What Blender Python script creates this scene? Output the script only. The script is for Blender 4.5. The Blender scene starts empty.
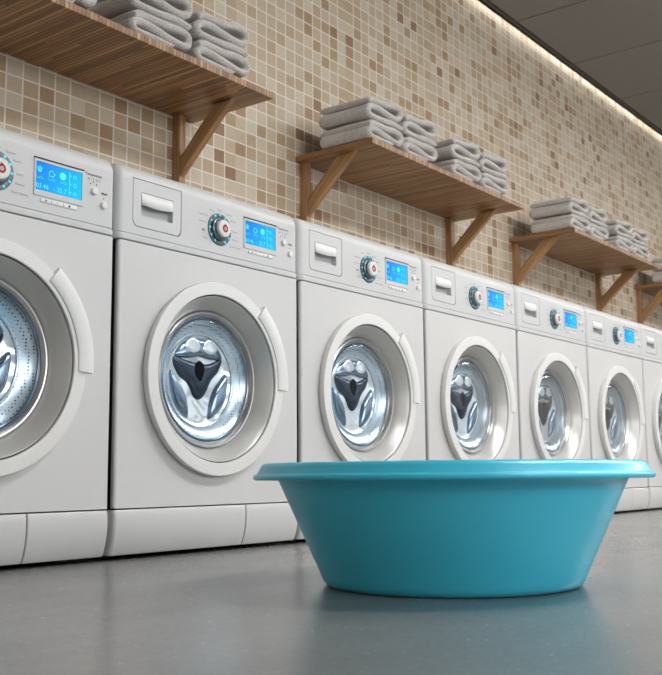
import bpy, bmesh, math, random
from math import sin, cos, pi, radians as RD
from mathutils import Vector, Matrix, noise
random.seed(7)
SC = bpy.context.scene
COL = SC.collection

# ------------------------------------------------------------------ materials
def new_mat(name):
    m = bpy.data.materials.new(name); m.use_nodes = True
    nt = m.node_tree
    return m, nt, nt.nodes['Principled BSDF']

def lin(r, g, b):
    f = lambda c: (c/255/12.92) if c/255 <= .04045 else ((c/255+.055)/1.055)**2.4
    return (f(r), f(g), f(b), 1)

def plain(name, col, rough=.5, metal=0, spec=.5, bump=0, bscale=300, coat=0, var=0):
    m, nt, p = new_mat(name)
    p.inputs['Base Color'].default_value = col
    p.inputs['Roughness'].default_value = rough
    p.inputs['Metallic'].default_value = metal
    p.inputs['Specular IOR Level'].default_value = spec
    p.inputs['Coat Weight'].default_value = coat
    if bump or var:
        tc = nt.nodes.new('ShaderNodeTexCoord')
        n = nt.nodes.new('ShaderNodeTexNoise'); n.inputs['Scale'].default_value = bscale
        nt.links.new(tc.outputs['Object'], n.inputs['Vector'])
        if bump:
            b = nt.nodes.new('ShaderNodeBump'); b.inputs['Strength'].default_value = bump; b.inputs['Distance'].default_value = .001
            nt.links.new(n.outputs['Fac'], b.inputs['Height']); nt.links.new(b.outputs['Normal'], p.inputs['Normal'])
        if var:
            mx = nt.nodes.new('ShaderNodeMix'); mx.data_type = 'RGBA'
            mx.inputs[6].default_value = col
            mx.inputs[7].default_value = tuple(c*(1-var) for c in col[:3])+(1,)
            nt.links.new(n.outputs['Fac'], mx.inputs[0]); nt.links.new(mx.outputs[2], p.inputs['Base Color'])
    return m

def emit(name, col, s):
    m, nt, p = new_mat(name)
    p.inputs['Base Color'].default_value = (0.02, .02, .02, 1)
    p.inputs['Emission Color'].default_value = col
    p.inputs['Emission Strength'].default_value = s
    return m

M = {}
M['white'] = plain('white_enamel', lin(212,212,212), .36, bump=.05, bscale=900)
M['panel'] = plain('panel_plastic', lin(206,207,208), .4, bump=.06, bscale=900)
M['ring'] = plain('door_plastic', lin(230,230,229), .33)
M['funnel'] = plain('silver_paint', lin(196,196,194), .36, .4, bump=.05, bscale=900)
M['chrome'] = plain('chrome', lin(205,205,205), .28, .9)
M['dark_chrome'] = plain('dark_chrome', lin(108,116,124), .28, .85)
M['rimblue'] = plain('glass_edge', lin(92,112,132), .2, .6)
M['gasket'] = plain('rubber', lin(70,72,74), .6)
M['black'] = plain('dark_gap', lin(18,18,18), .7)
M['ink'] = plain('printed_ink', lin(40,40,42), .6)
M['seam'] = plain('grey_ink', lin(110,112,114), .6)
M['red'] = plain('red_symbol', lin(150,12,16), .4)
M['orange'] = emit('orange_lamp', lin(255,90,30), .9)
M['cyan'] = emit('cyan_lamp', lin(20,225,235), 1.05)
M['lcd_ink'] = emit('lcd_ink', lin(40,232,255), 1.0)
M['hole'] = plain('dark_recess', lin(8,9,12), .9, spec=.1)
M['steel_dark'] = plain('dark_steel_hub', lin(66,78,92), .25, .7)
M['steel_blue'] = plain('brushed_steel', lin(150,168,186), .24, .95)
M['led_body'] = plain('black_channel', lin(14,14,14), .5)
M['led'] = emit('led_diffuser', (1, .95, .87, 1), 12)
M['lamp'] = emit('fill_diffuser', (1, .985, .96, 1), 23)
M['ceil'] = plain('ceiling_panel', lin(143,139,135), .6, bump=.1, bscale=400, var=.05)
M['trimc'] = plain('ceiling_trim', lin(110,103,96), .5)

def steel_holes():
    m, nt, p = new_mat('perforated_steel')
    p.inputs['Metallic'].default_value = .6; p.inputs['Roughness'].default_value = .25
    tc = nt.nodes.new('ShaderNodeTexCoord')
    v = nt.nodes.new('ShaderNodeTexVoronoi'); v.inputs['Scale'].default_value = 150; v.inputs['Randomness'].default_value = .15
    r = nt.nodes.new('ShaderNodeValToRGB'); r.color_ramp.elements[0].position = .22; r.color_ramp.elements[1].position = .34
    r.color_ramp.elements[0].color = lin(70,84,98); r.color_ramp.elements[1].color = lin(208,222,232)
    nt.links.new(tc.outputs['Object'], v.inputs['Vector']); nt.links.new(v.outputs['Distance'], r.inputs['Fac'])
    nt.links.new(r.outputs['Color'], p.inputs['Base Color'])
    return m
M['perf'] = steel_holes()

def steel_bright():
    m, nt, p = new_mat('polished_steel')
    p.inputs['Metallic'].default_value = .5; p.inputs['Roughness'].default_value = .2
    p.inputs['Base Color'].default_value = lin(246,249,252)
    tc = nt.nodes.new('ShaderNodeTexCoord')
    n = nt.nodes.new('ShaderNodeTexNoise'); n.inputs['Scale'].default_value = 22; n.inputs['Detail'].default_value = 1
    b = nt.nodes.new('ShaderNodeBump'); b.inputs['Strength'].default_value = .7; b.inputs['Distance'].default_value = .012
    nt.links.new(tc.outputs['Object'], n.inputs['Vector']); nt.links.new(n.outputs['Fac'], b.inputs['Height'])
    nt.links.new(b.outputs['Normal'], p.inputs['Normal'])
    return m
M['bright'] = steel_bright()

def glass():
    m = bpy.data.materials.new('door_glass'); m.use_nodes = True
    nt = m.node_tree; nt.nodes.clear()
    o = nt.nodes.new('ShaderNodeOutputMaterial'); mx = nt.nodes.new('ShaderNodeMixShader')
    t = nt.nodes.new('ShaderNodeBsdfTransparent'); t.inputs['Color'].default_value = (.92, .96, .99, 1)
    g = nt.nodes.new('ShaderNodeBsdfGlossy'); g.inputs['Roughness'].default_value = .05
    f = nt.nodes.new('ShaderNodeLayerWeight'); f.inputs['Blend'].default_value = .12
    fm = nt.nodes.new('ShaderNodeMath'); fm.operation = 'MULTIPLY'; fm.inputs[1].default_value = .45; nt.links.new(f.outputs['Fresnel'], fm.inputs[0]); nt.links.new(fm.outputs[0], mx.inputs[0]); nt.links.new(t.outputs[0], mx.inputs[1]); nt.links.new(g.outputs[0], mx.inputs[2])
    nt.links.new(mx.outputs[0], o.inputs['Surface'])
    return m
M['glass'] = glass()

def N(nt, typ, **kw):
    n = nt.nodes.new(typ)
    for k, v in kw.items(): setattr(n, k, v)
    return n
def mth(nt, op, a, b=None, c=None):
    n = nt.nodes.new('ShaderNodeMath'); n.operation = op
    for i, x in enumerate((a, b, c)):
        if x is None: continue
        if isinstance(x, (int, float)): n.inputs[i].default_value = x
        else: nt.links.new(x, n.inputs[i])
    return n.outputs[0]

def tile_mat():
    """square mosaic 51.6 x 45.9 mm; every twelfth upright joint is closed."""
    m, nt, p = new_mat('mosaic_tiles')
    tc = N(nt, 'ShaderNodeTexCoord'); sx = N(nt, 'ShaderNodeSeparateXYZ')
    nt.links.new(tc.outputs['Object'], sx.inputs[0])
    PX, PZ = .62/12, .0459
    u = mth(nt, 'DIVIDE', mth(nt, 'SUBTRACT', sx.outputs['X'], .3925), PX)
    v = mth(nt, 'DIVIDE', mth(nt, 'SUBTRACT', sx.outputs['Z'], 1.5388), PZ)
    iu, iv = mth(nt, 'FLOOR', u), mth(nt, 'FLOOR', v)
    fu, fv = mth(nt, 'FRACT', u), mth(nt, 'FRACT', v)
    # grout masks
    g = .045
    ru = mth(nt, 'ROUND', u)
    closed = mth(nt, 'LESS_THAN', mth(nt, 'ABSOLUTE', mth(nt, 'SUBTRACT', mth(nt, 'MODULO', mth(nt, 'ADD', ru, 1200), 12), 0)), .5)
    du = mth(nt, 'ABSOLUTE', mth(nt, 'SUBTRACT', u, ru))
    gu = mth(nt, 'MULTIPLY', mth(nt, 'LESS_THAN', du, g), mth(nt, 'SUBTRACT', 1, closed))
    gv = mth(nt, 'LESS_THAN', mth(nt, 'ABSOLUTE', mth(nt, 'SUBTRACT', v, mth(nt, 'ROUND', v))), g)
    gm = mth(nt, 'MAXIMUM', gu, gv)
    cb = N(nt, 'ShaderNodeCombineXYZ'); nt.links.new(iu, cb.inputs[0]); nt.links.new(iv, cb.inputs[1])
    wn = N(nt, 'ShaderNodeTexWhiteNoise', noise_dimensions='3D'); nt.links.new(cb.outputs[0], wn.inputs['Vector'])
    r = N(nt, 'ShaderNodeValToRGB'); r.color_ramp.interpolation = 'CONSTANT'
    stops = [(0, lin(194,176,150)), (.16, lin(188,168,139)), (.32, lin(201,185,161)), (.48, lin(192,172,144)), (.60, lin(182,158,126)),
             (.71, lin(173,145,110)), (.79, lin(204,190,169)), (.89, lin(166,134,98)), (.96, lin(148,112,82))]
    el = r.color_ramp.elements
    el[0].position, el[0].color = stops[0]; el[1].position, el[1].color = stops[1]
    for pos, c in stops[2:]:
        e = el.new(pos); e.color = c
    nt.links.new(wn.outputs['Value'], r.inputs['Fac'])
    ns = N(nt, 'ShaderNodeTexNoise'); ns.inputs['Scale'].default_value = 60; ns.inputs['Detail'].default_value = 4
    nt.links.new(tc.outputs['Object'], ns.inputs['Vector'])
    hv = N(nt, 'ShaderNodeHueSaturation'); nt.links.new(r.outputs['Color'], hv.inputs['Color'])
    nt.links.new(mth(nt, 'MULTIPLY_ADD', ns.outputs['Fac'], .22, .84), hv.inputs['Value'])
    hv.inputs['Saturation'].default_value = .93
    mx = N(nt, 'ShaderNodeMix', data_type='RGBA'); nt.links.new(gm, mx.inputs[0]); nt.links.new(hv.outputs['Color'], mx.inputs[6])
    mx.inputs[7].default_value = lin(222,217,208)
    nt.links.new(mx.outputs[2], p.inputs['Base Color'])
    p.inputs['Roughness'].default_value = .55
    b = N(nt, 'ShaderNodeBump'); b.inputs['Strength'].default_value = .5; b.inputs['Distance'].default_value = .002; b.invert = True
    nt.links.new(mth(nt, 'ADD', gm, mth(nt, 'MULTIPLY', ns.outputs['Fac'], .4)), b.inputs['Height']); nt.links.new(b.outputs['Normal'], p.inputs['Normal'])
    return m
M['tiles'] = tile_mat()

def floor_mat():
    m, nt, p = new_mat('polished_concrete')
    tc = N(nt, 'ShaderNodeTexCoord'); mp = N(nt, 'ShaderNodeMapping')
    nt.links.new(tc.outputs['Object'], mp.inputs['Vector'])
    n1 = N(nt, 'ShaderNodeTexNoise'); n1.inputs['Scale'].default_value = 3; n1.inputs['Detail'].default_value = 6
    n2 = N(nt, 'ShaderNodeTexNoise'); n2.inputs['Scale'].default_value = 70; n2.inputs['Detail'].default_value = 6; n2.inputs['Roughness'].default_value = .7
    for n in (n1, n2): nt.links.new(mp.outputs[0], n.inputs['Vector'])
    mp.inputs['Rotation'].default_value = (0, 0, .65); mp.inputs['Scale'].default_value = (1, 2.6, 1)
    s = mth(nt, 'ADD', mth(nt, 'MULTIPLY', n1.outputs['Fac'], .45), mth(nt, 'MULTIPLY', n2.outputs['Fac'], .55))
    r = N(nt, 'ShaderNodeValToRGB'); r.color_ramp.elements[0].position = .36; r.color_ramp.elements[1].position = .64
    r.color_ramp.elements[0].color = lin(127,127,126); r.color_ramp.elements[1].color = lin(142,142,141)
    nt.links.new(s, r.inputs['Fac']); nt.links.new(r.outputs['Color'], p.inputs['Base Color'])
    rr = N(nt, 'ShaderNodeMapRange'); rr.inputs[3].default_value = .20; rr.inputs[4].default_value = .31
    nt.links.new(n2.outputs['Fac'], rr.inputs[0]); nt.links.new(rr.outputs[0], p.inputs['Roughness'])
    b = N(nt, 'ShaderNodeBump'); b.inputs['Strength'].default_value = .04; b.inputs['Distance'].default_value = .001
    nt.links.new(n2.outputs['Fac'], b.inputs['Height']); nt.links.new(b.outputs['Normal'], p.inputs['Normal'])
    return m
M['floor'] = floor_mat()

def butcher_mat():
    """staves 12 mm wide running from wall to front edge"""
    m, nt, p = new_mat('butcher_block_wood')
    tc = N(nt, 'ShaderNodeTexCoord'); sx = N(nt, 'ShaderNodeSeparateXYZ'); nt.links.new(tc.outputs['Object'], sx.inputs[0])
    u = mth(nt, 'DIVIDE', sx.outputs['X'], .0125); iu = mth(nt, 'FLOOR', u)
    w0 = N(nt, 'ShaderNodeTexWhiteNoise', noise_dimensions='1D'); nt.links.new(iu, w0.inputs['W'])
    yy = mth(nt, 'FLOOR', mth(nt, 'ADD', mth(nt, 'DIVIDE', sx.outputs['Y'], .42), mth(nt, 'MULTIPLY', w0.outputs['Value'], 5)))
    cb = N(nt, 'ShaderNodeCombineXYZ'); nt.links.new(iu, cb.inputs[0]); nt.links.new(yy, cb.inputs[1])
    wn = N(nt, 'ShaderNodeTexWhiteNoise', noise_dimensions='3D'); nt.links.new(cb.outputs[0], wn.inputs['Vector'])
    r = N(nt, 'ShaderNodeValToRGB'); e = r.color_ramp.elements
    e[0].color = lin(122,82,50); e[1].color = lin(182,140,92); a = e.new(.5); a.color = lin(150,108,68)
    nt.links.new(wn.outputs['Value'], r.inputs['Fac'])
    mp = N(nt, 'ShaderNodeMapping'); mp.inputs['Scale'].default_value = (90, 7, 30); nt.links.new(tc.outputs['Object'], mp.inputs['Vector'])
    n = N(nt, 'ShaderNodeTexNoise'); n.inputs['Scale'].default_value = 1; n.inputs['Detail'].default_value = 4; nt.links.new(mp.outputs[0], n.inputs['Vector'])
    hv = N(nt, 'ShaderNodeHueSaturation'); nt.links.new(r.outputs['Color'], hv.inputs['Color'])
    nt.links.new(mth(nt, 'MULTIPLY_ADD', n.outputs['Fac'], .5, .72), hv.inputs['Value'])
    du = mth(nt, 'ABSOLUTE', mth(nt, 'SUBTRACT', u, mth(nt, 'ROUND', u)))
    gm = mth(nt, 'MULTIPLY', mth(nt, 'LESS_THAN', du, .09), .85)
    mx = N(nt, 'ShaderNodeMix', data_type='RGBA'); nt.links.new(gm, mx.inputs[0]); nt.links.new(hv.outputs['Color'], mx.inputs[6])
    mx.inputs[7].default_value = lin(62,40,26)
    nt.links.new(mx.outputs[2], p.inputs['Base Color']); p.inputs['Roughness'].default_value = .42
    return m
M['board'] = butcher_mat()

def plank_mat():
    m, nt, p = new_mat('oak_post_wood')
    tc = N(nt, 'ShaderNodeTexCoord'); mp = N(nt, 'ShaderNodeMapping'); mp.inputs['Scale'].default_value = (150, 150, 7)
    nt.links.new(tc.outputs['Generated'], mp.inputs['Vector'])
    tc2 = tc.outputs['Object']; nt.links.new(tc2, mp.inputs['Vector'])
    n = N(nt, 'ShaderNodeTexNoise'); n.inputs['Scale'].default_value = 1; n.inputs['Detail'].default_value = 5; n.inputs['Distortion'].default_value = .6
    nt.links.new(mp.outputs[0], n.inputs['Vector'])
    r = N(nt, 'ShaderNodeValToRGB'); e = r.color_ramp.elements; e[0].position = .3; e[1].position = .7
    e[0].color = lin(120,86,54); e[1].color = lin(192,150,104)
    nt.links.new(n.outputs['Fac'], r.inputs['Fac']); nt.links.new(r.outputs['Color'], p.inputs['Base Color'])
    p.inputs['Roughness'].default_value = .5
    return m
M['oak'] = plank_mat()

def towel_mat():
    m, nt, p = new_mat('grey_terry_cloth')
    tc = N(nt, 'ShaderNodeTexCoord')
    n = N(nt, 'ShaderNodeTexNoise'); n.inputs['Scale'].default_value = 300; n.inputs['Detail'].default_value = 3
    n2 = N(nt, 'ShaderNodeTexVoronoi'); n2.inputs['Scale'].default_value = 330
    for k in (n, n2): nt.links.new(tc.outputs['Object'], k.inputs['Vector'])
    r = N(nt, 'ShaderNodeValToRGB'); e = r.color_ramp.elements; e[0].position = .28; e[1].position = .5
    e[0].color = lin(134,130,127); e[1].color = lin(208,203,199)
    nt.links.new(n.outputs['Fac'], r.inputs['Fac']); nt.links.new(r.outputs['Color'], p.inputs['Base Color'])
    p.inputs['Roughness'].default_value = .95; p.inputs['Sheen Weight'].default_value = .3
    b = N(nt, 'ShaderNodeBump'); b.inputs['Strength'].default_value = .8; b.inputs['Distance'].default_value = .002
    nt.links.new(n2.outputs['Distance'], b.inputs['Height']); nt.links.new(b.outputs['Normal'], p.inputs['Normal'])
    return m
M['towel'] = towel_mat()

def lcd_mat():
    m, nt, p = new_mat('blue_backlit_lcd')
    tc = N(nt, 'ShaderNodeTexCoord'); sx = N(nt, 'ShaderNodeSeparateXYZ'); nt.links.new(tc.outputs['Generated'], sx.inputs[0])
    r = N(nt, 'ShaderNodeValToRGB'); e = r.color_ramp.elements
    e[0].color = lin(0,118,240); e[1].color = lin(0,205,252)
    s = mth(nt, 'ADD', mth(nt, 'MULTIPLY', sx.outputs['X'], .75), mth(nt, 'MULTIPLY', mth(nt, 'SUBTRACT', 1, sx.outputs['Z']), .25))
    nt.links.new(s, r.inputs['Fac'])
    p.inputs['Base Color'].default_value = (.002, .006, .012, 1); p.inputs['Roughness'].default_value = .5
    nt.links.new(r.outputs['Color'], p.inputs['Emission Color']); p.inputs['Emission Strength'].default_value = .85
    p.inputs['Specular IOR Level'].default_value = .2
    return m
M['lcd'] = lcd_mat()

def basin_mat():
    m, nt, p = new_mat('turquoise_plastic')
    p.inputs['Base Color'].default_value = (.07, .67, .93, 1)
    p.inputs['Roughness'].default_value = .36; p.inputs['Metallic'].default_value = .05
    p.inputs['Coat Weight'].default_value = .2; p.inputs['Coat Roughness'].default_value = .25
    tc = N(nt, 'ShaderNodeTexCoord'); n = N(nt, 'ShaderNodeTexNoise'); n.inputs['Scale'].default_value = 500
    nt.links.new(tc.outputs['Object'], n.inputs['Vector'])
    b = N(nt, 'ShaderNodeBump'); b.inputs['Strength'].default_value = .08; b.inputs['Distance'].default_value = .001
    nt.links.new(n.outputs['Fac'], b.inputs['Height']); nt.links.new(b.outputs['Normal'], p.inputs['Normal'])
    return m
M['basin'] = basin_mat()

# ------------------------------------------------------------------ geometry helpers
def tag(o, label=None, cat=None, group=None, kind=None):
    if label: o['label'] = label
    if cat: o['category'] = cat
    if group: o['group'] = group
    if kind: o['kind'] = kind
    return o
def empty(name, loc):
    o = bpy.data.objects.new(name, None); COL.objects.link(o); o.location = loc; o.empty_display_size = .1
    return o
def finish(bm, smooth=True, ang=32, recalc=True):
    bmesh.ops.remove_doubles(bm, verts=bm.verts, dist=1e-6)
    if recalc: bmesh.ops.recalc_face_normals(bm, faces=bm.faces)
    if smooth:
        for f in bm.faces: f.smooth = True
        for e in bm.edges:
            if len(e.link_faces) == 2 and e.calc_face_angle(0) > RD(ang): e.smooth = False
def obj(name, bm, mat, parent=None, off=(0, 0, 0), smooth=True, ang=32, wn=False, recalc=True):
    finish(bm, smooth, ang, recalc)
    if parent is not None and parent.get('_o'):
        off = tuple(parent['_o'])
    bmesh.ops.translate(bm, verts=bm.verts, vec=(-off[0], -off[1], -off[2]))
    me = bpy.data.meshes.new(name); bm.to_mesh(me); bm.free()
    me.materials.append(M[mat] if isinstance(mat, str) else mat)
    o = bpy.data.objects.new(name, me); COL.objects.link(o); o.parent = parent
    if wn:
        w = o.modifiers.new('wn', 'WEIGHTED_NORMAL'); w.keep_sharp = True; w.weight = 80
    return o
def box(bm, x0, x1, y0, y1, z0, z1, bev=0, seg=2):
    r = bmesh.ops.create_cube(bm, size=1)
    vs = r['verts']
    for v in vs:
        v.co = Vector((x0+(v.co.x+.5)*(x1-x0), y0+(v.co.y+.5)*(y1-y0), z0+(v.co.z+.5)*(z1-z0)))
    if bev:
        es = list({e for v in vs for e in v.link_edges})
        bmesh.ops.bevel(bm, geom=es, offset=bev, segments=seg, profile=.5, affect='EDGES')
    return bm
def poly_prism(bm, pts, y0, y1):
    """closed outline in xz, extruded along y"""
    a = [bm.verts.new((x, y0, z)) for x, z in pts]; b = [bm.verts.new((x, y1, z)) for x, z in pts]
    n = len(pts)
    bm.faces.new(a); bm.faces.new(b[::-1])
    for i in range(n): bm.faces.new((a[i], b[i], b[(i+1) % n], a[(i+1) % n]))
def lathe_y(bm, prof, cx, cz, seg=96, closed=False):
    """revolve (r, y) about the y axis through (cx, cz)"""
    rings = []
    for r, y in prof:
        if r < 1e-6: rings.append([bm.verts.new((cx, y, cz))])
        else: rings.append([bm.verts.new((cx+r*cos(2*pi*k/seg), y, cz+r*sin(2*pi*k/seg))) for k in range(seg)])
    pairs = list(zip(rings, rings[1:]))
    if closed: pairs.append((rings[-1], rings[0]))
    for A, B in pairs:
        for k in range(seg):
            k2 = (k+1) % seg
            if len(A) == 1 and len(B) == 1: continue
            if len(A) == 1: bm.faces.new((A[0], B[k], B[k2]))
            elif len(B) == 1: bm.faces.new((A[k], B[0], A[k2]))
            else: bm.faces.new((A[k], B[k], B[k2], A[k2]))
def lathe_z(bm, prof, cx, cy, seg=160, closed=False):
    rings = []
    for r, z in prof:
        if r < 1e-6: rings.append([bm.verts.new((cx, cy, z))])
        else: rings.append([bm.verts.new((cx+r*cos(2*pi*k/seg), cy+r*sin(2*pi*k/seg), z)) for k in range(seg)])
    for A, B in zip(rings, rings[1:]):
        for k in range(seg):
            k2 = (k+1) % seg
            if len(A) == 1: bm.faces.new((A[0], B[k], B[k2]))
            elif len(B) == 1: bm.faces.new((A[k], B[0], A[k2]))
            else: bm.faces.new((A[k], B[k], B[k2], A[k2]))
def round_extrude(bm, prof, x0, x1, rl, rr, n=5, inw=None):
    """closed (y,z) outline (counter-clockwise seen from +x) swept along x with rounded ends"""
    m = len(prof); P = [Vector(p) for p in prof]; nor = []
    for i in range(m):
        a = (P[i]-P[i-1]).normalized(); b = (P[(i+1) % m]-P[i]).normalized()
        na = Vector((a.y, -a.x)); nb = Vector((b.y, -b.x)); s = na+nb
        s = s.normalized()/max(.5, (s.normalized().dot(na))) if s.length > 1e-6 else na
        nor.append(s)
    area = sum(P[i].x*P[(i+1) % m].y-P[(i+1) % m].x*P[i].y for i in range(m))
    sg = -1 if area > 0 else 1
    if inw: nor = [Vector(v) for v in inw]; sg = 1
    st = [(x0+rl*(1-cos(pi/2*k/n)), rl*(1-sin(pi/2*k/n))) for k in range(n+1)]
    st += [(x1-rr*(1-cos(pi/2*k/n)), rr*(1-sin(pi/2*k/n))) for k in range(n, -1, -1)]
    loops = []
    for x, d in st:
        loops.append([bm.verts.new((x, (P[i]+nor[i]*sg*d).x, (P[i]+nor[i]*sg*d).y)) for i in range(m)])
    for A, B in zip(loops, loops[1:]):
        for i in range(m): bm.faces.new((A[i], A[(i+1) % m], B[(i+1) % m], B[i]))
    bm.faces.new(loops[0][::-1]); bm.faces.new(loops[-1])
def arc(cx, cy, r, a0, a1, n):
    return [(cx+r*cos(RD(a0+(a1-a0)*k/n)), cy+r*sin(RD(a0+(a1-a0)*k/n))) for k in range(n+1)]
def disc(bm, cx, cz, r, y, n=24, r2=0):
    o = [bm.verts.new((cx+r*cos(2*pi*k/n), y, cz+r*sin(2*pi*k/n))) for k in range(n)]
    if not r2: bm.faces.new(o); return
    i = [bm.verts.new((cx+r2*cos(2*pi*k/n), y, cz+r2*sin(2*pi*k/n))) for k in range(n)]
    for k in range(n): bm.faces.new((o[k], o[(k+1) % n], i[(k+1) % n], i[k]))
def ribbon(bm, pts, w, y, close=False):
    P = [Vector(p) for p in pts]
    if close: P.append(P[0])
    for a, b in zip(P, P[1:]):
        d = (b-a); 
        if d.length < 1e-7: continue
        d.normalize(); nrm = Vector((-d.y, d.x))*w/2; a2, b2 = a-d*w*.35, b+d*w*.35
        bm.faces.new([bm.verts.new((q.x, y, q.y)) for q in (a2+nrm, b2+nrm, b2-nrm, a2-nrm)])
def text_into(bm, s, size, x, z, y, align='CENTER', bold=0):
    cu = bpy.data.curves.new('lettering', 'FONT'); cu.body = s; cu.size = size; cu.align_x = align; cu.align_y = 'CENTER'
    cu.offset = bold; cu.resolution_u = 2
    o = bpy.data.objects.new('lettering', cu); COL.objects.link(o)
    bpy.context.view_layer.update()
    me = bpy.data.meshes.new_from_object(o.evaluated_get(bpy.context.evaluated_depsgraph_get()))
    me.transform(Matrix.Translation((x, y, z)) @ Matrix.Rotation(pi/2, 4, 'X'))
    bm.from_mesh(me); bpy.data.meshes.remove(me); bpy.data.objects.remove(o); bpy.data.curves.remove(cu)
def boolean(bm, cutters):
    """subtract the cutter meshes; returns the new bmesh"""
    bmesh.ops.remove_doubles(bm, verts=bm.verts, dist=1e-7)
    bmesh.ops.recalc_face_normals(bm, faces=bm.faces)
    me = bpy.data.meshes.new('a'); bm.to_mesh(me); bm.free()
    o = bpy.data.objects.new('a', me); COL.objects.link(o); tmp = [o]
    for c in cutters:
        bmesh.ops.recalc_face_normals(c, faces=c.faces)
        mc = bpy.data.meshes.new('c'); c.to_mesh(mc); c.free()
        oc = bpy.data.objects.new('c', mc); COL.objects.link(oc); tmp.append(oc)
        md = o.modifiers.new('b', 'BOOLEAN'); md.operation = 'DIFFERENCE'; md.object = oc; md.solver = 'EXACT'
    bpy.context.view_layer.update()
    r = bpy.data.meshes.new_from_object(o.evaluated_get(bpy.context.evaluated_depsgraph_get()))
    out = bmesh.new(); out.from_mesh(r); bpy.data.meshes.remove(r)
    for t in tmp:
        d = t.data; bpy.data.objects.remove(t); bpy.data.meshes.remove(d)
    return out
def B(): return bmesh.new()

# ------------------------------------------------------------------ the room
WY, CZ = .6, 2.393
bm = B(); box(bm, -3, 11, -6, WY+.1, -.05, 0)
tag(obj('floor', bm, 'floor', smooth=False), kind='structure')
bm = B(); box(bm, -3, 11, WY, WY+.1, 0, CZ+.1)
tag(obj('wall_back', bm, 'tiles', smooth=False), kind='structure')
M['plaster'] = plain('plaster', lin(205,200,192), .8)
bm = B(); box(bm, 11, 11.1, -6, WY+.1, 0, CZ+.1)
tag(obj('wall_right', bm, 'plaster', smooth=False), kind='structure')
bm = B(); box(bm, -3.1, -3, -6, WY+.1, 0, CZ+.1)
tag(obj('wall_left', bm, 'plaster', smooth=False), kind='structure')
bm = B(); box(bm, -3, 11, -6.1, -6, 0, 1.0)  # unseen low wall, added so that light comes in only above it
M['block_wall'] = plain('grey_paint', lin(120,118,115), .7)
tag(obj('light_block_wall', bm, 'block_wall', smooth=False), kind='structure')
# ceiling of square panels with narrow open joints, then a perimeter trim and a black shadow gap at the wall
bm = B(); T = .6712; g = .005
x = 2.9953-9*T
while x < 11:
    y1 = .552
    while y1 > -6:
        if not (-2.2 < y1-T/2 < -1.5 and round((x-2.9953)/T) % 2 == 0):
            box(bm, x+g, x+T-g, y1-T+g, y1-g, CZ, CZ+.02, .002, 1)
        y1 -= T
    x += T
tag(obj('ceiling', bm, 'ceil', ang=20), kind='structure')
bm = B(); box(bm, -3, 11, -6, WY+.1, CZ+.022, CZ+.06)
tag(obj('trim_1', bm, 'black', smooth=False), kind='structure')
bm = B(); box(bm, -3, 11, .556, .572, CZ-.001, CZ+.02)
tag(obj('trim_2', bm, 'trimc', smooth=False), kind='structure')

# led channel washing the wall
t = empty('strip_light', (4, .574, CZ))
bm = B()
for b_ in ((.572, .575, CZ-.012, CZ+.015), (.5745, .5995, CZ+.015, CZ+.018)): box(bm, -2.9, 10.9, *b_)
o = obj('channel', bm, 'led_body', t, off=(4, .574, CZ), smooth=False)
bm = B(); box(bm, -2.9, 10.9, .5745, .585, CZ+.012, CZ+.0149)
obj('diffuser', bm, 'led', t, off=(4, .574, CZ), smooth=False)
tag(t, 'thin black strip light under the ceiling edge, washing the top of the tiled wall', 'strip light')

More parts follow.
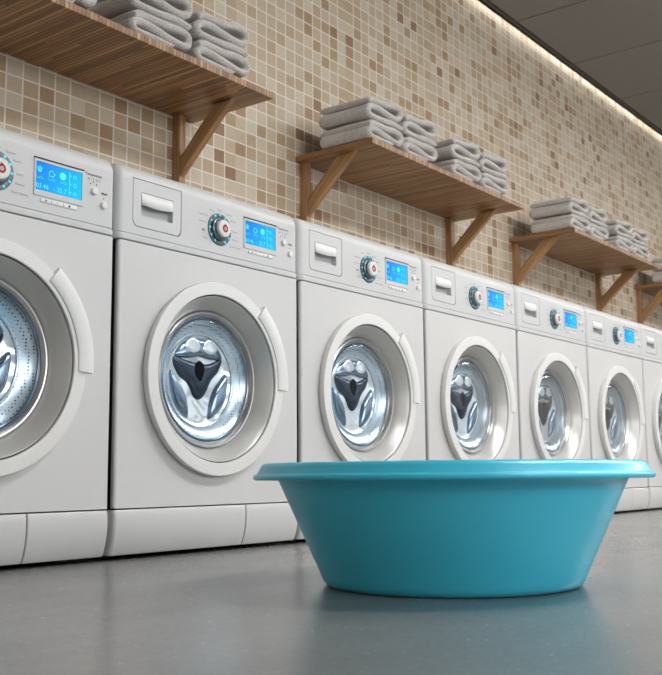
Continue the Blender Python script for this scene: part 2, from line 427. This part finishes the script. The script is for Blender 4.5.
# ------------------------------------------------------------------ washing machine
PY = -.0004
def build_washer():
    t = empty('washing_machine', (.3, .28, 0)); O = (.3, .28, 0)
    def ob(name, bm, mat, parent=t, **k): return obj(name, bm, mat, parent, off=O, **k)
    X0, X1 = .0060, .5965
    XB = .0115
    DX, DZ = .300, .3875
    # cabinet body
    bm = B()
    prof = [(0, .1045), (0, .6595)] + [(.003-.003*cos(RD(a)), .6595+.003*sin(RD(a))) for a in (30, 60, 90)] + [(.55, .6625), (.55, .1045)]
    round_extrude(bm, prof, XB, X1, .009, .003, 6)
    c = B(); lathe_y(c, [(0, -.1), (.186, -.1), (.186, .3), (0, .3)], DX, DZ, 96)
    bm = boolean(bm, [c])
    ob('cabinet', bm, 'white', wn=True)
    for sx, sy in ((XB-.0012, .0095), (X1-.0004, .004)):  # black strips that put the shade between machines into the colour
        bm = B(); box(bm, sx, sx+.0016, sy, .55, .105, .662); ob('gap_shade', bm, 'black', smooth=False)
    # dark base behind the kick panel
    bm = B(); box(bm, .02, .58, .035, .53, .012, .106); ob('base', bm, 'black', smooth=False)
    bm = B()
    for fx in (.06, .54):
        bm = B(); lathe_z(bm, [(0, 0), (.018, 0), (.018, .006), (.008, .010), (.008, .014), (0, .014)], fx, .08, 20); ob('foot', bm, 'gasket')
        bm = B(); lathe_z(bm, [(0, 0), (.018, 0), (.018, .006), (.008, .010), (.008, .014), (0, .014)], fx, .48, 20); ob('foot', bm, 'gasket')
    # kick panel and service flap
    def kick(x0, x1, rl, rr):
        bm = B()
        prof = [(.0, .1015), (-.0022, .0985), (-.0035, .088), (-.0032, .070), (-.001, .050), (.003, .032), (.0085, .016), (.012, .0105), (.03, .0105), (.03, .1015)]
        round_extrude(bm, prof, x0, x1, rl, rr, 4, [(1, -.25)]+[(1, 0)]*6+[(1, .1), (0, 0), (0, 0)]); return bm
    ob('kick_panel', kick(XB, .4035, .007, .0025), 'white', wn=True)
    ob('service_flap', kick(.4062, X1, .0025, .004), 'white', wn=True)
    # control panel
    bm = B()
    prof = [(.0015, .6632), (-.0020, .6650), (-.0028, .670), (-.0024, .6755), (.0022, .6772), (.0022, .6788), (0, .680), (0, .797)]
    prof += [(.034-.034*cos(RD(a)), .797+.036*sin(RD(a))) for a in (12, 24, 36, 48, 60, 72, 82, 90)]
    prof += [(.30, .835), (.55, .835), (.55, .6632)]
    inw = [(1, 0)]*8+[(cos(RD(a)), -sin(RD(a))) for a in (12, 24, 36, 48, 60, 72, 82, 90)]+[(0, -1), (0, -1), (0, 0)]
    round_extrude(bm, prof, X0, X1, .019, .008, 7, inw)
    def drawer_outline(d):
        x0, x1, z0, z1, ch = .0475-d, .1905+d, .6965-d, .803+d, .012
        pts = [(x0, z1), (x0, z0+ch*1.2)] + [(x0+ch*.2, z0+ch*.55), (x0+ch*.7, z0+.001)] + [(x0+ch*1.2, z0)]
        pts += [(x1-ch*1.2, z0), (x1-ch*.6, z0+.001), (x1-ch*.15, z0+ch*.5), (x1, z0+ch*1.2), (x1, z1)]
        return pts
    c1 = B(); poly_prism(c1, drawer_outline(0), -.05, .020)
    c2 = B(); box(c2, .3985, .5135, -.05, .004, .7195, .7805)
    bm = boolean(bm, [c1, c2])
    ob('control_panel', bm, 'panel', wn=True)
    # detergent drawer (front plate with a scooped handle recess)
    bm = B(); poly_prism(bm, drawer_outline(-.0019), .0004, .0195)
    c1 = B(); box(c1, .0716, .1647, -.05, .0165, .7238, .7750, 0)
    bm = boolean(bm, [c1])
    dr = ob('detergent_drawer', bm, 'panel', wn=True)
    # scooped back of the recess and the bow shaped grip
    bm = B(); n = 14
    top = .7740
    for k in range(n):
        xa = .0730+(.1634-.0730)*k/n; xb = .0730+(.1634-.0730)*(k+1)/n
        def zb(x):
            u = (x-.1182)/.0452; return .7475-.0035*(1-u*u)+.002*max(0, u)
        def yf(x):
            u = (x-.1182)/.0452; return -.0045*(1-u*u*u*u)-.0005
        for (a, b2) in ((xa, xb),):
            v = [bm.verts.new(p) for p in ((a, .001, top), (b2, .001, top), (b2, yf(b2), top-.007), (a, yf(a), top-.007),
                 (b2, yf(b2)-.0006, zb(b2)+.003), (a, yf(a)-.0006, zb(a)+.003), (b2, yf(b2)+.002, zb(b2)), (a, yf(a)+.002, zb(a)), (b2, .0035, zb(b2)+.002), (a, .0035, zb(a)+.002))]
            for q in ((0, 1, 2, 3), (3, 2, 4, 5), (5, 4, 6, 7), (7, 6, 8, 9)): bm.faces.new([v[i] for i in q])
    for x_ in (.0730, .1634):
        s = yf(x_)
        vv = [bm.verts.new(p) for p in ((x_, .001, top), (x_, s, top-.007), (x_, s-.0006, zb(x_)+.003), (x_, s+.002, zb(x_)), (x_, .0035, zb(x_)+.002), (x_, .0035, top))]
        bm.faces.new(vv)
    obj('drawer_handle', bm, 'ring', dr, off=O, ang=50)
    # programme dial
    cx, cz = .3125, .738
    bm = B(); lathe_y(bm, [(0, .002), (.0385, .002), (.0385, -.001), (.0375, -.0028), (.036, -.0034), (.030, -.0026), (.0285, -.0022), (.0278, -.006), (.0262, -.0075), (.0245, -.0080), (.0232, -.0120), (.0, -.0120)], cx, cz, 64)
    dial = ob('program_dial', bm, 'dark_chrome')
    bm = B(); lathe_y(bm, [(.0205, -.0115), (.0203, -.0165), (.0192, -.0186), (.0170, -.0192), (.0165, -.0185), (.0157, -.0192), (.0, -.0196)], cx, cz, 48)
    obj('dial_cap', bm, 'chrome' if False else 'ring', dial, off=O)
    bm = B(); disc(bm, cx, cz-.001, .0088, -.0202, 28, .0042)
    for pts in ([(cx-.0048, cz+.004), (cx-.002, cz+.0115), (cx+.001, cz+.006)], [(cx-.001, cz+.005), (cx+.0012, cz+.0105), (cx+.0058, cz+.004)], [(cx-.003, cz-.001), (cx+.0005, cz+.002), (cx+.0012, cz-.004)]):
        bm.faces.new([bm.verts.new((a, -.0203, b2)) for a, b2 in pts])
    o = obj('dial_symbol', bm, 'red', dial, off=O, smooth=False); o['label'] = 'dark red droplet ring symbol'
    for a in range(-60, 241, 30):
        bm = B(); lathe_y(bm, [(0, -.0046), (.0018, -.0044), (.0026, -.0034), (.0026, -.002)], cx+.0333*cos(RD(a)), cz+.0333*sin(RD(a)), 10)
        obj('indicator_light', bm, 'cyan', dial, off=O)
    bm = B()
    LB = [('Wool', .2650, .7106), ('Mix', .2605, .7282), ('Synthetic', .2560, .7477), ('Heavy Duty', .2595, .7648), ('Rinse', .2868, .7793), ('Cotton', .3126, .7838),
          ('Delicate', .3431, .7786), ('Blanket', .3586, .7655), ('Quick', .3644, .7407), ('Memory', .3660, .7218), ('Drum Cleaning', .3655, .7040)]
    for s, x, z in LB:
        if s in ('Rinse', 'Delicate', 'Quick'):
            ob('program_lettering', bm, 'seam', smooth=False); bm = B()
        text_into(bm, s, .0062 if s != 'Mix' else .0068, x, z, PY, bold=.0002 if s == 'Mix' else 0)
    o = ob('program_lettering', bm, 'seam', smooth=False)
    # display
    bm = B(); box(bm, .3965, .5155, -.0022, .003, .7095, .7845, .0012, 2)
    c1 = B(); box(c1, .4005, .5118, -.02, .0012, .7210, .7780)
    bm = boolean(bm, [c1]); dis = ob('display', bm, 'panel', wn=True)
    bm = B(); box(bm, .3955, .5160, -.0038, .001, .7832, .7856, .0004, 1); o = obj('display_visor', bm, 'ink', dis, off=O, smooth=False)
    bm = B(); box(bm, .4000, .5123, .0004, .0035, .7205, .7785); obj('display_screen', bm, 'lcd', dis, off=O, smooth=False)
    bm = B(); Y = .0001; w = .0012
    ribbon(bm, [(.4060, .7680), (.4085, .7590), (.4130, .7590), (.4155, .7675)], .0022, Y); ribbon(bm, [(.4107, .7600), (.4107, .7700)], .0022, Y)
    ribbon(bm, [(.4075, .7600), (.4065, .7650)], .002, Y)
    ribbon(bm, [(.4325, .7590), (.4345, .7545), (.4430, .7545), (.4455, .7590), (.4425, .7640), (.4385, .7655), (.4350, .7640)], .0017, Y, True)
    ribbon(bm, [(.4455, .7590), (.4472, .7600)], .0016, Y)
    disc(bm, .4655, .7610, .0078, Y, 20)
    for ux, uz in ((.4110, .7470), (.4395, .7480), (.4672, .7480)):
        ribbon(bm, [(ux-.0085, uz+.0018), (ux-.0055, uz-.0018), (ux-.002, uz-.0018), (ux, uz+.0018), (ux+.004, uz+.0018), (ux+.0075, uz), (ux+.006, uz-.0022), (ux+.002, uz-.0022)], .0008, Y)
    ribbon(bm, [(.4820, .7735), (.4820, .7265)], .0014, Y)
    for k, rz in enumerate((.7665, .7490, .7315)):
        bm.faces.new([bm.verts.new(p) for p in ((.4838, Y, rz+.003), (.4868, Y, rz), (.4838, Y, rz-.003))])
    ribbon(bm, [(.4915, .7630), (.4915, .7670), (.4950, .7690), (.4985, .7670), (.4985, .7630)], .0012, Y, True)
    ribbon(bm, [(.4915, .7475), (.4935, .7520), (.4975, .7520), (.4995, .7480), (.4970, .7450), (.4935, .7450)], .0013, Y, True)
    ribbon(bm, [(.4910, .7290), (.4925, .7330), (.4960, .7340), (.4990, .7310), (.4985, .7290)], .0013, Y, True)
    text_into(bm, '03.46', .0135, .4175, .7305, Y, bold=.0001)
    text_into(bm, 'v', .0075, .4450, .7290, Y); text_into(bm, '35.7', .0135, .4635, .7305, Y, bold=.0001)
    obj('display_symbols', bm, 'lcd_ink', dis, off=O, smooth=False, recalc=False)
    # bar of small keys under the display
    bm = B(); box(bm, .4130, .5005, -.0022, .002, .6985, .7068, .0012, 2); bar = ob('key_bar', bm, 'ring')
    bm = B(); Y = -.0024
    bm.faces.new([bm.verts.new(p) for p in ((.4235, Y, .7052), (.4288, Y, .7026), (.4235, Y, .7000))])
    for x in (.4385, .4672): ribbon(bm, [(x, .7055), (x, .6998)], .0009, Y)
    text_into(bm, 'II', .0052, .4524, .7026, Y)
    box(bm, .4793, .4835, Y, Y+.0005, .7005, .7047)
    obj('key_symbols', bm, 'ink', bar, off=O, smooth=False)
    # right-hand buttons and printing
    for x, z, r in ((.5429, .7479, .0080), (.5680, .7228, .0078)):
        bm = B(); lathe_y(bm, [(r+.0014, .001), (r+.0014, -.0008), (r, -.0012), (r, -.0045), (r-.0016, -.0060), (0, -.0066)], x, z, 32); ob('button', bm, 'ring')
    bm = B()
    text_into(bm, 'Temperature', .0078, .5420, .7815, PY, bold=.00012)
    text_into(bm, '40\u00b0', .0060, .5300, .7712, PY); text_into(bm, '30\u00b0C', .0060, .5535, .7712, PY)
    ribbon(bm, [(.5413, .7745), (.5413, .7640)], .0011, PY)
    bm.faces.new([bm.verts.new(p) for p in ((.5310, PY, .7620), (.5352, PY, .7643), (.5352, PY, .7600))])
    bm.faces.new([bm.verts.new(p) for p in ((.5520, PY, .7630), (.5478, PY, .7650), (.5478, PY, .7608))])
    text_into(bm, 'start', .0085, .5700, .7478, PY, bold=.00025)
    ob('button_lettering', bm, 'ink', smooth=False)
    bm = B(); lathe_y(bm, [(0, -.0012), (.0013, -.0010), (.0016, .0005)], .5682, .7375, 10); ob('status_light', bm, 'orange')
    # door ring, funnel, chrome bezel
    bm = B(); lathe_y(bm, [(.213, .002), (.2170, -.002), (.2190, -.008), (.2194, -.0175), (.2188, -.0193), (.2172, -.0202), (.1932, -.0206), (.1915, -.0200), (.1905, -.0185), (.1905, .006), (.213, .006)], DX, DZ, 128, closed=True)
    door = ob('door', bm, 'ring', wn=True)
    bm = B(); lathe_y(bm, [(.1880, -.0150), (.1872, -.0155), (.1862, -.0148), (.180, -.0080), (.172, .0005), (.165, .0090), (.160, .0165), (.157, .0235), (.156, .028)], DX, DZ, 128)
    obj('door_funnel', bm, 'funnel', door, off=O)
    bm = B(); lathe_y(bm, [(.1910, -.0120), (.1875, -.0120), (.1875, -.0060)], DX, DZ, 96); obj('door_seal', bm, 'black', door, off=O)
    bm = B()
    lathe_y(bm, [(.1565, .028), (.1568, .0215), (.1555, .0175), (.1530, .0155), (.1500, .0160), (.1480, .0185), (.1465, .0220), (.1440, .0250), (.1425, .0275), (.1400, .032)], DX, DZ, 128)
    obj('chrome_bezel', bm, 'chrome', door, off=O)
    bm = B()
    lathe_y(bm, [(.1422, .0290), (.1405, .0225), (.136, .0200), (.126, .0188), (.09, .0170), (.05, .0160), (.0, .0157)], DX, DZ, 96)
    obj('door_glass', bm, 'glass', door, off=O, recalc=False)
    # curved handle on the right of the ring
    bm = B(); n = 30; A0, A1 = -4, 51
    sec = [(.1985, -.0200), (.1990, -.0228), (.2010, -.0242), (.2150, -.0252), (.2310, -.0245), (.2350, -.0228), (.2360, -.0195), (.2350, -.0130), (.2300, -.0110), (.2190, -.0110), (.2185, -.0200)]
    L = []
    for k in range(n+1):
        a = RD(A0+(A1-A0)*k/n)
        L.append([bm.verts.new((DX+r*cos(a), y, DZ+r*sin(a))) for r, y in sec])
    for P_, Q_ in zip(L, L[1:]):
        for i in range(len(sec)): bm.faces.new((P_[i], P_[(i+1) % len(sec)], Q_[(i+1) % len(sec)], Q_[i]))
    bm.faces.new(L[0]); bm.faces.new(L[-1][::-1])
    hd = obj('door_handle', bm, 'ring', door, off=O, ang=40)
    # rubber seal and the drum seen through the glass
    bm = B(); lathe_y(bm, [(.1855, .001), (.1855, .035), (.160, .040), (.1425, .036)], DX, DZ, 96); ob('door_gasket', bm, 'gasket')
    bm = B(); lathe_y(bm, [(.1425, .030), (.138, .0335), (.128, .040), (.114, .0455), (.110, .0460), (.107, .0435), (.1045, .0445), (.1035, .048)], DX, DZ, 128)
    drum = ob('drum', bm, 'perf')
    bm = B(); lathe_y(bm, [(.1424, .0235), (.1385, .0228), (.1370, .0236), (.1365, .0250)], DX, DZ, 96); obj('glass_rim', bm, 'rimblue', door, off=O)
    bm = B()
    lathe_y(bm, [(.105, .0475), (.100, .050), (.085, .0525), (.06, .053), (.0, .054)], DX, DZ, 96)
    obj('drum_back', bm, 'bright', drum, off=O)
    # dark triangular hub plate pointing down, with its shaft hole
    def closed_curve(ctrl, n=8):
        m = len(ctrl); out = []
        for i in range(m):
            p0, p1, p2, p3 = (Vector(ctrl[(i+j-1) % m]) for j in range(4))
            for k in range(n):
                t_ = k/n; out.append(tuple(.5*((2*p1)+(-p0+p2)*t_+(2*p0-5*p1+4*p2-p3)*t_*t_+(-p0+3*p1-3*p2+p3)*t_**3)))
        return out
    def pillow(bm, ctrl, y, h, steps=4, n=7):
        pts = closed_curve(ctrl, n); c = sum((Vector(p) for p in pts), Vector((0, 0)))/len(pts)
        prev = None
        for s in range(steps+1):
            f = 1-.55*(s/steps)**1.6; yy = y-h*sin(pi/2*s/steps)
            ring = [bm.verts.new((DX+c.x+(p[0]-c.x)*f, yy, DZ+c.y+(p[1]-c.y)*f)) for p in pts]
            if prev:
                for i in range(len(ring)): bm.faces.new((prev[i], prev[(i+1) % len(ring)], ring[(i+1) % len(ring)], ring[i]))
            prev = ring
        bm.faces.new(prev)
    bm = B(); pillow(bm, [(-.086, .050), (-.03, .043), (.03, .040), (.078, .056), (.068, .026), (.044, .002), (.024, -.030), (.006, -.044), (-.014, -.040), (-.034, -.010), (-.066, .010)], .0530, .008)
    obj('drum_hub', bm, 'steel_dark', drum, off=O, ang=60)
    bm = B(); pillow(bm, [(-.006, .044), (.008, .040), (.014, .026), (.010, .010), (.001, -.004), (-.008, .000), (-.018, .012), (-.018, .030)], .0455, .0022, 2)
    obj('shaft_recess', bm, 'hole', drum, off=O, ang=60)
    for ctrl, mt in (([(-.078, .052), (-.062, .078), (-.03, .094), (0, .098), (.03, .094), (.062, .078), (.078, .054), (.04, .050), (0, .054), (-.04, .048)], 'steel_blue'),
                     ([(-.094, .018), (-.066, -.006), (-.042, -.042), (-.034, -.088), (-.058, -.078), (-.084, -.046)], 'steel_blue'),
                     ([(.094, .020), (.066, 0), (.040, -.036), (.030, -.088), (.056, -.078), (.086, -.044)], 'steel_blue')):
        bm = B(); pillow(bm, ctrl, .0525, .012); obj('drum_lifter', bm, mt, drum, off=O, ang=60)
    for x in (-.026, .028):  # pale bosses standing in for the two bright highlights in the drum
        bm = B(); pillow(bm, [(x-.027, .076), (x-.006, .095), (x+.018, .090), (x+.024, .072), (x+.006, .060), (x-.014, .062)], .0425, .0035)
        obj('highlight_boss', bm, 'bright', drum, off=O, ang=60)
    return t

def copy_tree(o, parent=None):
    c = o.copy(); COL.objects.link(c); c.parent = parent
    for ch in [k for k in ALL if k.parent == o]: copy_tree(ch, c)
    return c
w0 = build_washer()
ALL = list(COL.objects)
WL = ['white front loading washing machine cut off by the left edge of the photo',
      'white front loading washing machine second from the left, its round door seen whole',
      'white front loading washing machine third from the left, with the basin rim before its door',
      'white front loading washing machine fourth from the left, behind the basin',
      'white front loading washing machine fifth from the left, behind the basin',
      'white front loading washing machine sixth from the left, behind the right end of the basin',
      'white front loading washing machine farthest away, cut off by the right edge']
for k in range(7):
    o = w0 if k == 0 else copy_tree(w0)
    o.location = (-.6+.6*k+.3, .28, 0)
    tag(o, WL[k], 'washing machine', 'washing machines in a row along the tiled wall')

# ------------------------------------------------------------------ wall shelves
XL, XR, PER, YS, ZS, TH = 1.321, 2.4307, 1.6179, .2634, 1.2693, .0191
def build_shelf():
    O = ((XL+XR)/2, WY, ZS)
    t = empty('wall_shelf', O)
    def ob(name, bm, mat, **k): return obj(name, bm, mat, t, off=O, **k)
    bm = B(); box(bm, XL, XR, YS, WY-.0005, ZS, ZS+TH, .0008, 1); ob('shelf_board', bm, 'board', smooth=False)
    for x in (1.3457, 2.3455):
        bm = B(); box(bm, x, x+.0265, .5685, WY-.0005, .93, ZS, .0015, 1); ob('wall_post', bm, 'oak')
        # 45 degree brace, built along its own length so that the grain follows it
        bm = B(); a = Vector((0, .5690, 1.1030)); b = Vector((0, .3925, ZS)); d = b-a; ln = d.length
        ang = math.atan2(-(b.y-a.y), (b.z-a.z))
        h = .076*cos(ang)/2
        prof = [(-.003, 0), (.0155, 0)]
        xs0, xs1 = x+.002, x+.0245
        # local frame: z along the brace, y across
        def loc(y, z): return ((y-a.y)*cos(ang)+(z-a.z)*sin(ang), -(y-a.y)*sin(ang)+(z-a.z)*cos(ang))
        quad = [(.569, 1.133), (.569, 1.0715), (.3543, ZS), (.4303, ZS)]
        vs = [[bm.verts.new((xx, *loc(*q))) for q in quad] for xx in (xs0, xs1)]
        bm.faces.new(vs[0]); bm.faces.new(vs[1][::-1])
        for i in range(4): bm.faces.new((vs[0][i], vs[1][i], vs[1][(i+1) % 4], vs[0][(i+1) % 4]))
        bmesh.ops.bevel(bm, geom=[e for e in bm.edges if abs(e.verts[0].co.x-e.verts[1].co.x) < 1e-6], offset=.0035, segments=1, affect='EDGES')
        bmesh.ops.translate(bm, verts=bm.verts, vec=(-x, 0, 0))
        o = obj('brace', bm, 'oak', t)
        o.location = (x-O[0], a.y-O[1], a.z-O[2]); o.rotation_euler = (ang, 0, 0)
    return t
ALL0 = set(COL.objects)
s0 = build_shelf(); ALL = [o for o in COL.objects if o not in ALL0]
SL = {-1: 'nearest wooden wall shelf, at top left, cut off by the photo edge',
      0: 'wooden wall shelf second from the left, seen whole with four grey towel piles',
      1: 'wooden wall shelf third from the left, smaller and slightly blurred',
      2: 'farthest wooden wall shelf, mostly cut off by the right edge'}
for k in (0, -1, 1, 2):
    o = s0 if k == 0 else copy_tree(s0)
    o.location.x = (XL+XR)/2+PER*k
    tag(o, SL[k], 'shelf', 'bracketed wooden shelves on the tiled wall')

# ------------------------------------------------------------------ folded towels
def towel_mesh(seed, upper, W=.222, D=.215):
    rnd = random.Random(seed)
    if upper:   # lies on the lower towel, its bottom layer follows it
        ctrl = [(.214, .0100), (.19, .0135), (.15, .0150), (.10, .0095), (.05, .0085), (.024, .0100), (.0125, .0175), (.0140, .0300), (.036, .0435), (.068, .0465), (.1, .0445), (.125, .041), (.16, .0375),
                (.19, .0380), (.2085, .0480), (.2125, .0600), (.2085, .0730), (.195, .0800), (.165, .0805), (.116, .0710), (.07, .0690), (.035, .0680), (.014, .0570)]
    else:
        ctrl = [(.150, .0112), (.11, .0112), (.08, .0112), (.05, .0115), (.024, .0130), (.0125, .0210), (.0145, .0330), (.036, .0420), (.068, .0415), (.1, .0380), (.125, .0340), (.16, .0285),
                (.19, .0262), (.2085, .0340), (.2130, .0465), (.2085, .0585), (.195, .0650), (.165, .0670), (.116, .0620), (.07, .0620), (.035, .0610), (.014, .0500)]
    ctrl = [(x+rnd.uniform(-.001, .001), z+rnd.uniform(-.0005, .0005)) for x, z in ctrl]
    P = [Vector(c) for c in ctrl]; pts = []
    for i in range(len(P)-1):
        p0 = P[max(0, i-1)]; p1 = P[i]; p2 = P[i+1]; p3 = P[min(len(P)-1, i+2)]
        for k in range(4):
            t = k/4; pts.append(.5*((2*p1)+(-p0+p2)*t+(2*p0-5*p1+4*p2-p3)*t*t+(-p0+3*p1-3*p2+p3)*t**3))
    pts.append(P[-1]); n = len(pts)
    NY = 22; bm = B(); rows = []
    cs = 5
    for jy in range(NY+1):
        # rounded front and back ends
        f = jy/NY; e = min(f, 1-f)*D
        y = f*D
        hr = .0105; t = min(1, e/hr); sc = math.sqrt(max(0, 1-(1-t)**2))*.75+.25
        row = []
        top, bot = [], []
        for i, p in enumerate(pts):
            a = pts[max(0, i-1)]; b = pts[min(n-1, i+1)]; d = (b-a).normalized(); nr = Vector((-d.y, d.x))
            q = i/(n-1); endr = min(1, math.sqrt(max(0, min(q, 1-q))*40+.4))
            h = .0108*sc*endr
            sag = noise.noise(Vector((p.x*14+seed*3.1, y*9, p.y*20)))*.0010
            wob = noise.noise(Vector((p.x*60+seed, y*60, p.y*60)))*.0007
            base = p+Vector((noise.noise(Vector((y*11, seed*1.7, p.y*40)))*.002, sag))
            top.append(bm.verts.new((base.x+nr.x*(h+wob), y, max(.0006, base.y+nr.y*(h+wob)))))
            bot.append(bm.verts.new((base.x-nr.x*(h+wob), y, max(.0006, base.y-nr.y*(h+wob)))))
        rows.append((top, bot))
    for (t0, b0), (t1, b1) in zip(rows, rows[1:]):
        for i in range(n-1):
            bm.faces.new((t0[i], t0[i+1], t1[i+1], t1[i])); bm.faces.new((b0[i+1], b0[i], b1[i], b1[i+1]))
        bm.faces.new((b0[0], t0[0], t1[0], b1[0])); bm.faces.new((t0[-1], b0[-1], b1[-1], t1[-1]))
    for t0, b0 in (rows[0], rows[-1]):
        for i in range(n-1): bm.faces.new((t0[i], b0[i], b0[i+1], t0[i+1]))
    return bm
protos = [obj('folded_towel', towel_mesh(s, s > 2), 'towel', None, recalc=True, ang=75) for s in (1, 2, 3, 4)]
TX = {0: [1.309, 1.534, 1.862, 2.090], -1: [None, -.058, .268, .500], 1: [1.309+PER, 1.534+PER, 1.862+PER, 2.090+PER], 2: [1.309+2*PER, 1.534+2*PER, None, None]}
SN = {-1: 'nearest shelf', 0: 'second shelf from left', 1: 'third shelf from left', 2: 'farthest shelf'}
PN = {0: 'first pile', 1: 'second pile', 2: 'third pile', 3: 'rightmost pile'}
PL = {(-1, 1): 'leftmost visible pile', (-1, 2): 'middle pile', (2, 0): 'left pile', (2, 1): 'right pile'}
used = [False]*4; cnt = 0
rt = random.Random(4)
for k in (-1, 0, 1, 2):
    for i, x in enumerate(TX[k]):
        if x is None: continue
        for lv in (0, 1):
            m_ = (2 if lv else 0)+(i+k) % 2
            o = protos[m_] if not used[m_] else protos[m_].copy()
            if used[m_]: COL.objects.link(o)
            used[m_] = True
            o.location = (x, .270+(.002 if lv else 0), ZS+TH+.0002+.0772*lv)
            o.rotation_euler = (0, 0, RD(rt.uniform(-.5, .5)))
            tag(o, ('upper' if lv else 'lower')+' folded grey towel, '+PL.get((k, i), PN[i])+' on the '+SN[k], 'towel', 'folded grey towels on the wall shelves')

# ------------------------------------------------------------------ turquoise basin
bx, by = .027, -.777
O = (bx, by, 0)
outer = [(0, .007), (.176, .007), (.182, .0065), (.184, .001), (.190, .0008), (.1955, .003), (.2005, .0085), (.2040, .0165), (.2075, .0250)]
outer += [(.2075+(.2700-.2075)*k/8, .025+(.1615-.025)*k/8) for k in range(1, 9)]
outer += [(.2725, .1625), (.2990, .1612), (.3050, .1613), (.3078, .1630), (.3088, .1655), (.3080, .1682), (.3055, .1698), (.3035, .1702), (.3020, .1718), (.2975, .1808), (.2945, .1848), (.2905, .1866), (.284, .1870), (.276, .1862), (.2715, .1835)]
inner = [(.2690, .1770), (.2665, .165)] + [(.2665+(.2045-.2665)*k/6, .165+(.024-.165)*k/6) for k in range(1, 7)] + [(.198, .014), (.186, .0105), (0, .0100)]
bm = B(); lathe_z(bm, outer+inner, bx, by, 192)
o = obj('plastic_basin', bm, 'basin', None, off=O, ang=50); o.location = O
tag(o, 'large round turquoise plastic basin with flared rim standing on the grey floor', 'basin')

# ------------------------------------------------------------------ unseen ceiling lamps and a soft front light, added to light the machines
for i in range(-2, 6):
    n_ = 2*i
    x0 = 2.9953+n_*T
    if x0 < -2.6 or x0 > 9.5: continue
    yc = .552-T*3.5
    t = empty('fill_lamp', (x0+T/2, yc, CZ)); O = (x0+T/2, yc, CZ)
    bm = B()
    for b_ in ((x0+.004, x0+.03, yc-T/2+.004, yc+T/2-.004), (x0+T-.03, x0+T-.004, yc-T/2+.004, yc+T/2-.004), (x0+.03, x0+T-.03, yc-T/2+.004, yc-T/2+.03), (x0+.03, x0+T-.03, yc+T/2-.03, yc+T/2-.004)):
        box(bm, *b_, CZ-.004, CZ+.018)
    obj('frame', bm, 'ring', t, off=O, smooth=False)
    bm = B(); box(bm, x0+.03, x0+T-.03, yc-T/2+.03, yc+T/2-.03, CZ+.002, CZ+.010); obj('diffuser', bm, 'lamp', t, off=O, smooth=False)
    tag(t, 'unseen square white ceiling lamp, added to light the machines from above', 'ceiling lamp', 'added square ceiling lamps over the aisle')

W = bpy.data.worlds.new('World'); SC.world = W; W.use_nodes = True
bg = W.node_tree.nodes['Background']; bg.inputs[0].default_value = (.97, .985, 1, 1); bg.inputs[1].default_value = 1.1
# soft fill light added behind the camera, as from an open shop front
ld = bpy.data.lights.new('front_fill_light', 'AREA'); ld.shape = 'RECTANGLE'; ld.size = 7; ld.size_y = 1.2; ld.energy = 85; ld.color = (1, .99, .97)
lo = bpy.data.objects.new('front_fill_light', ld); COL.objects.link(lo); lo.location = (-.5, -5.7, 1.7); lo.rotation_euler = (RD(82), 0, 0)

# ------------------------------------------------------------------ camera
yaw, pitch, roll = .9179, .1348, -.0085
f = Vector((sin(yaw)*cos(pitch), cos(yaw)*cos(pitch), sin(pitch))); r = Vector((cos(yaw), -sin(yaw), 0)); u = r.cross(f)
R_ = cos(roll)*r+sin(roll)*u; U_ = -sin(roll)*r+cos(roll)*u
cd = bpy.data.cameras.new('camera'); cam = bpy.data.objects.new('camera', cd); COL.objects.link(cam)
cam.matrix_world = Matrix(((R_.x, U_.x, -f.x, -1.3572), (R_.y, U_.y, -f.y, -1.6025), (R_.z, U_.z, -f.z, .1696), (0, 0, 0, 1)))
cd.sensor_fit = 'HORIZONTAL'; cd.sensor_width = 36; cd.lens = 36*1009.2/662
cd.dof.use_dof = True; cd.dof.focus_distance = 1.95; cd.dof.aperture_fstop = 14
SC.camera = cam
vs = SC.view_settings; vs.view_transform = 'Standard'; vs.look = 'None'; vs.gamma = 1; vs.use_curve_mapping = False; vs.exposure = .24
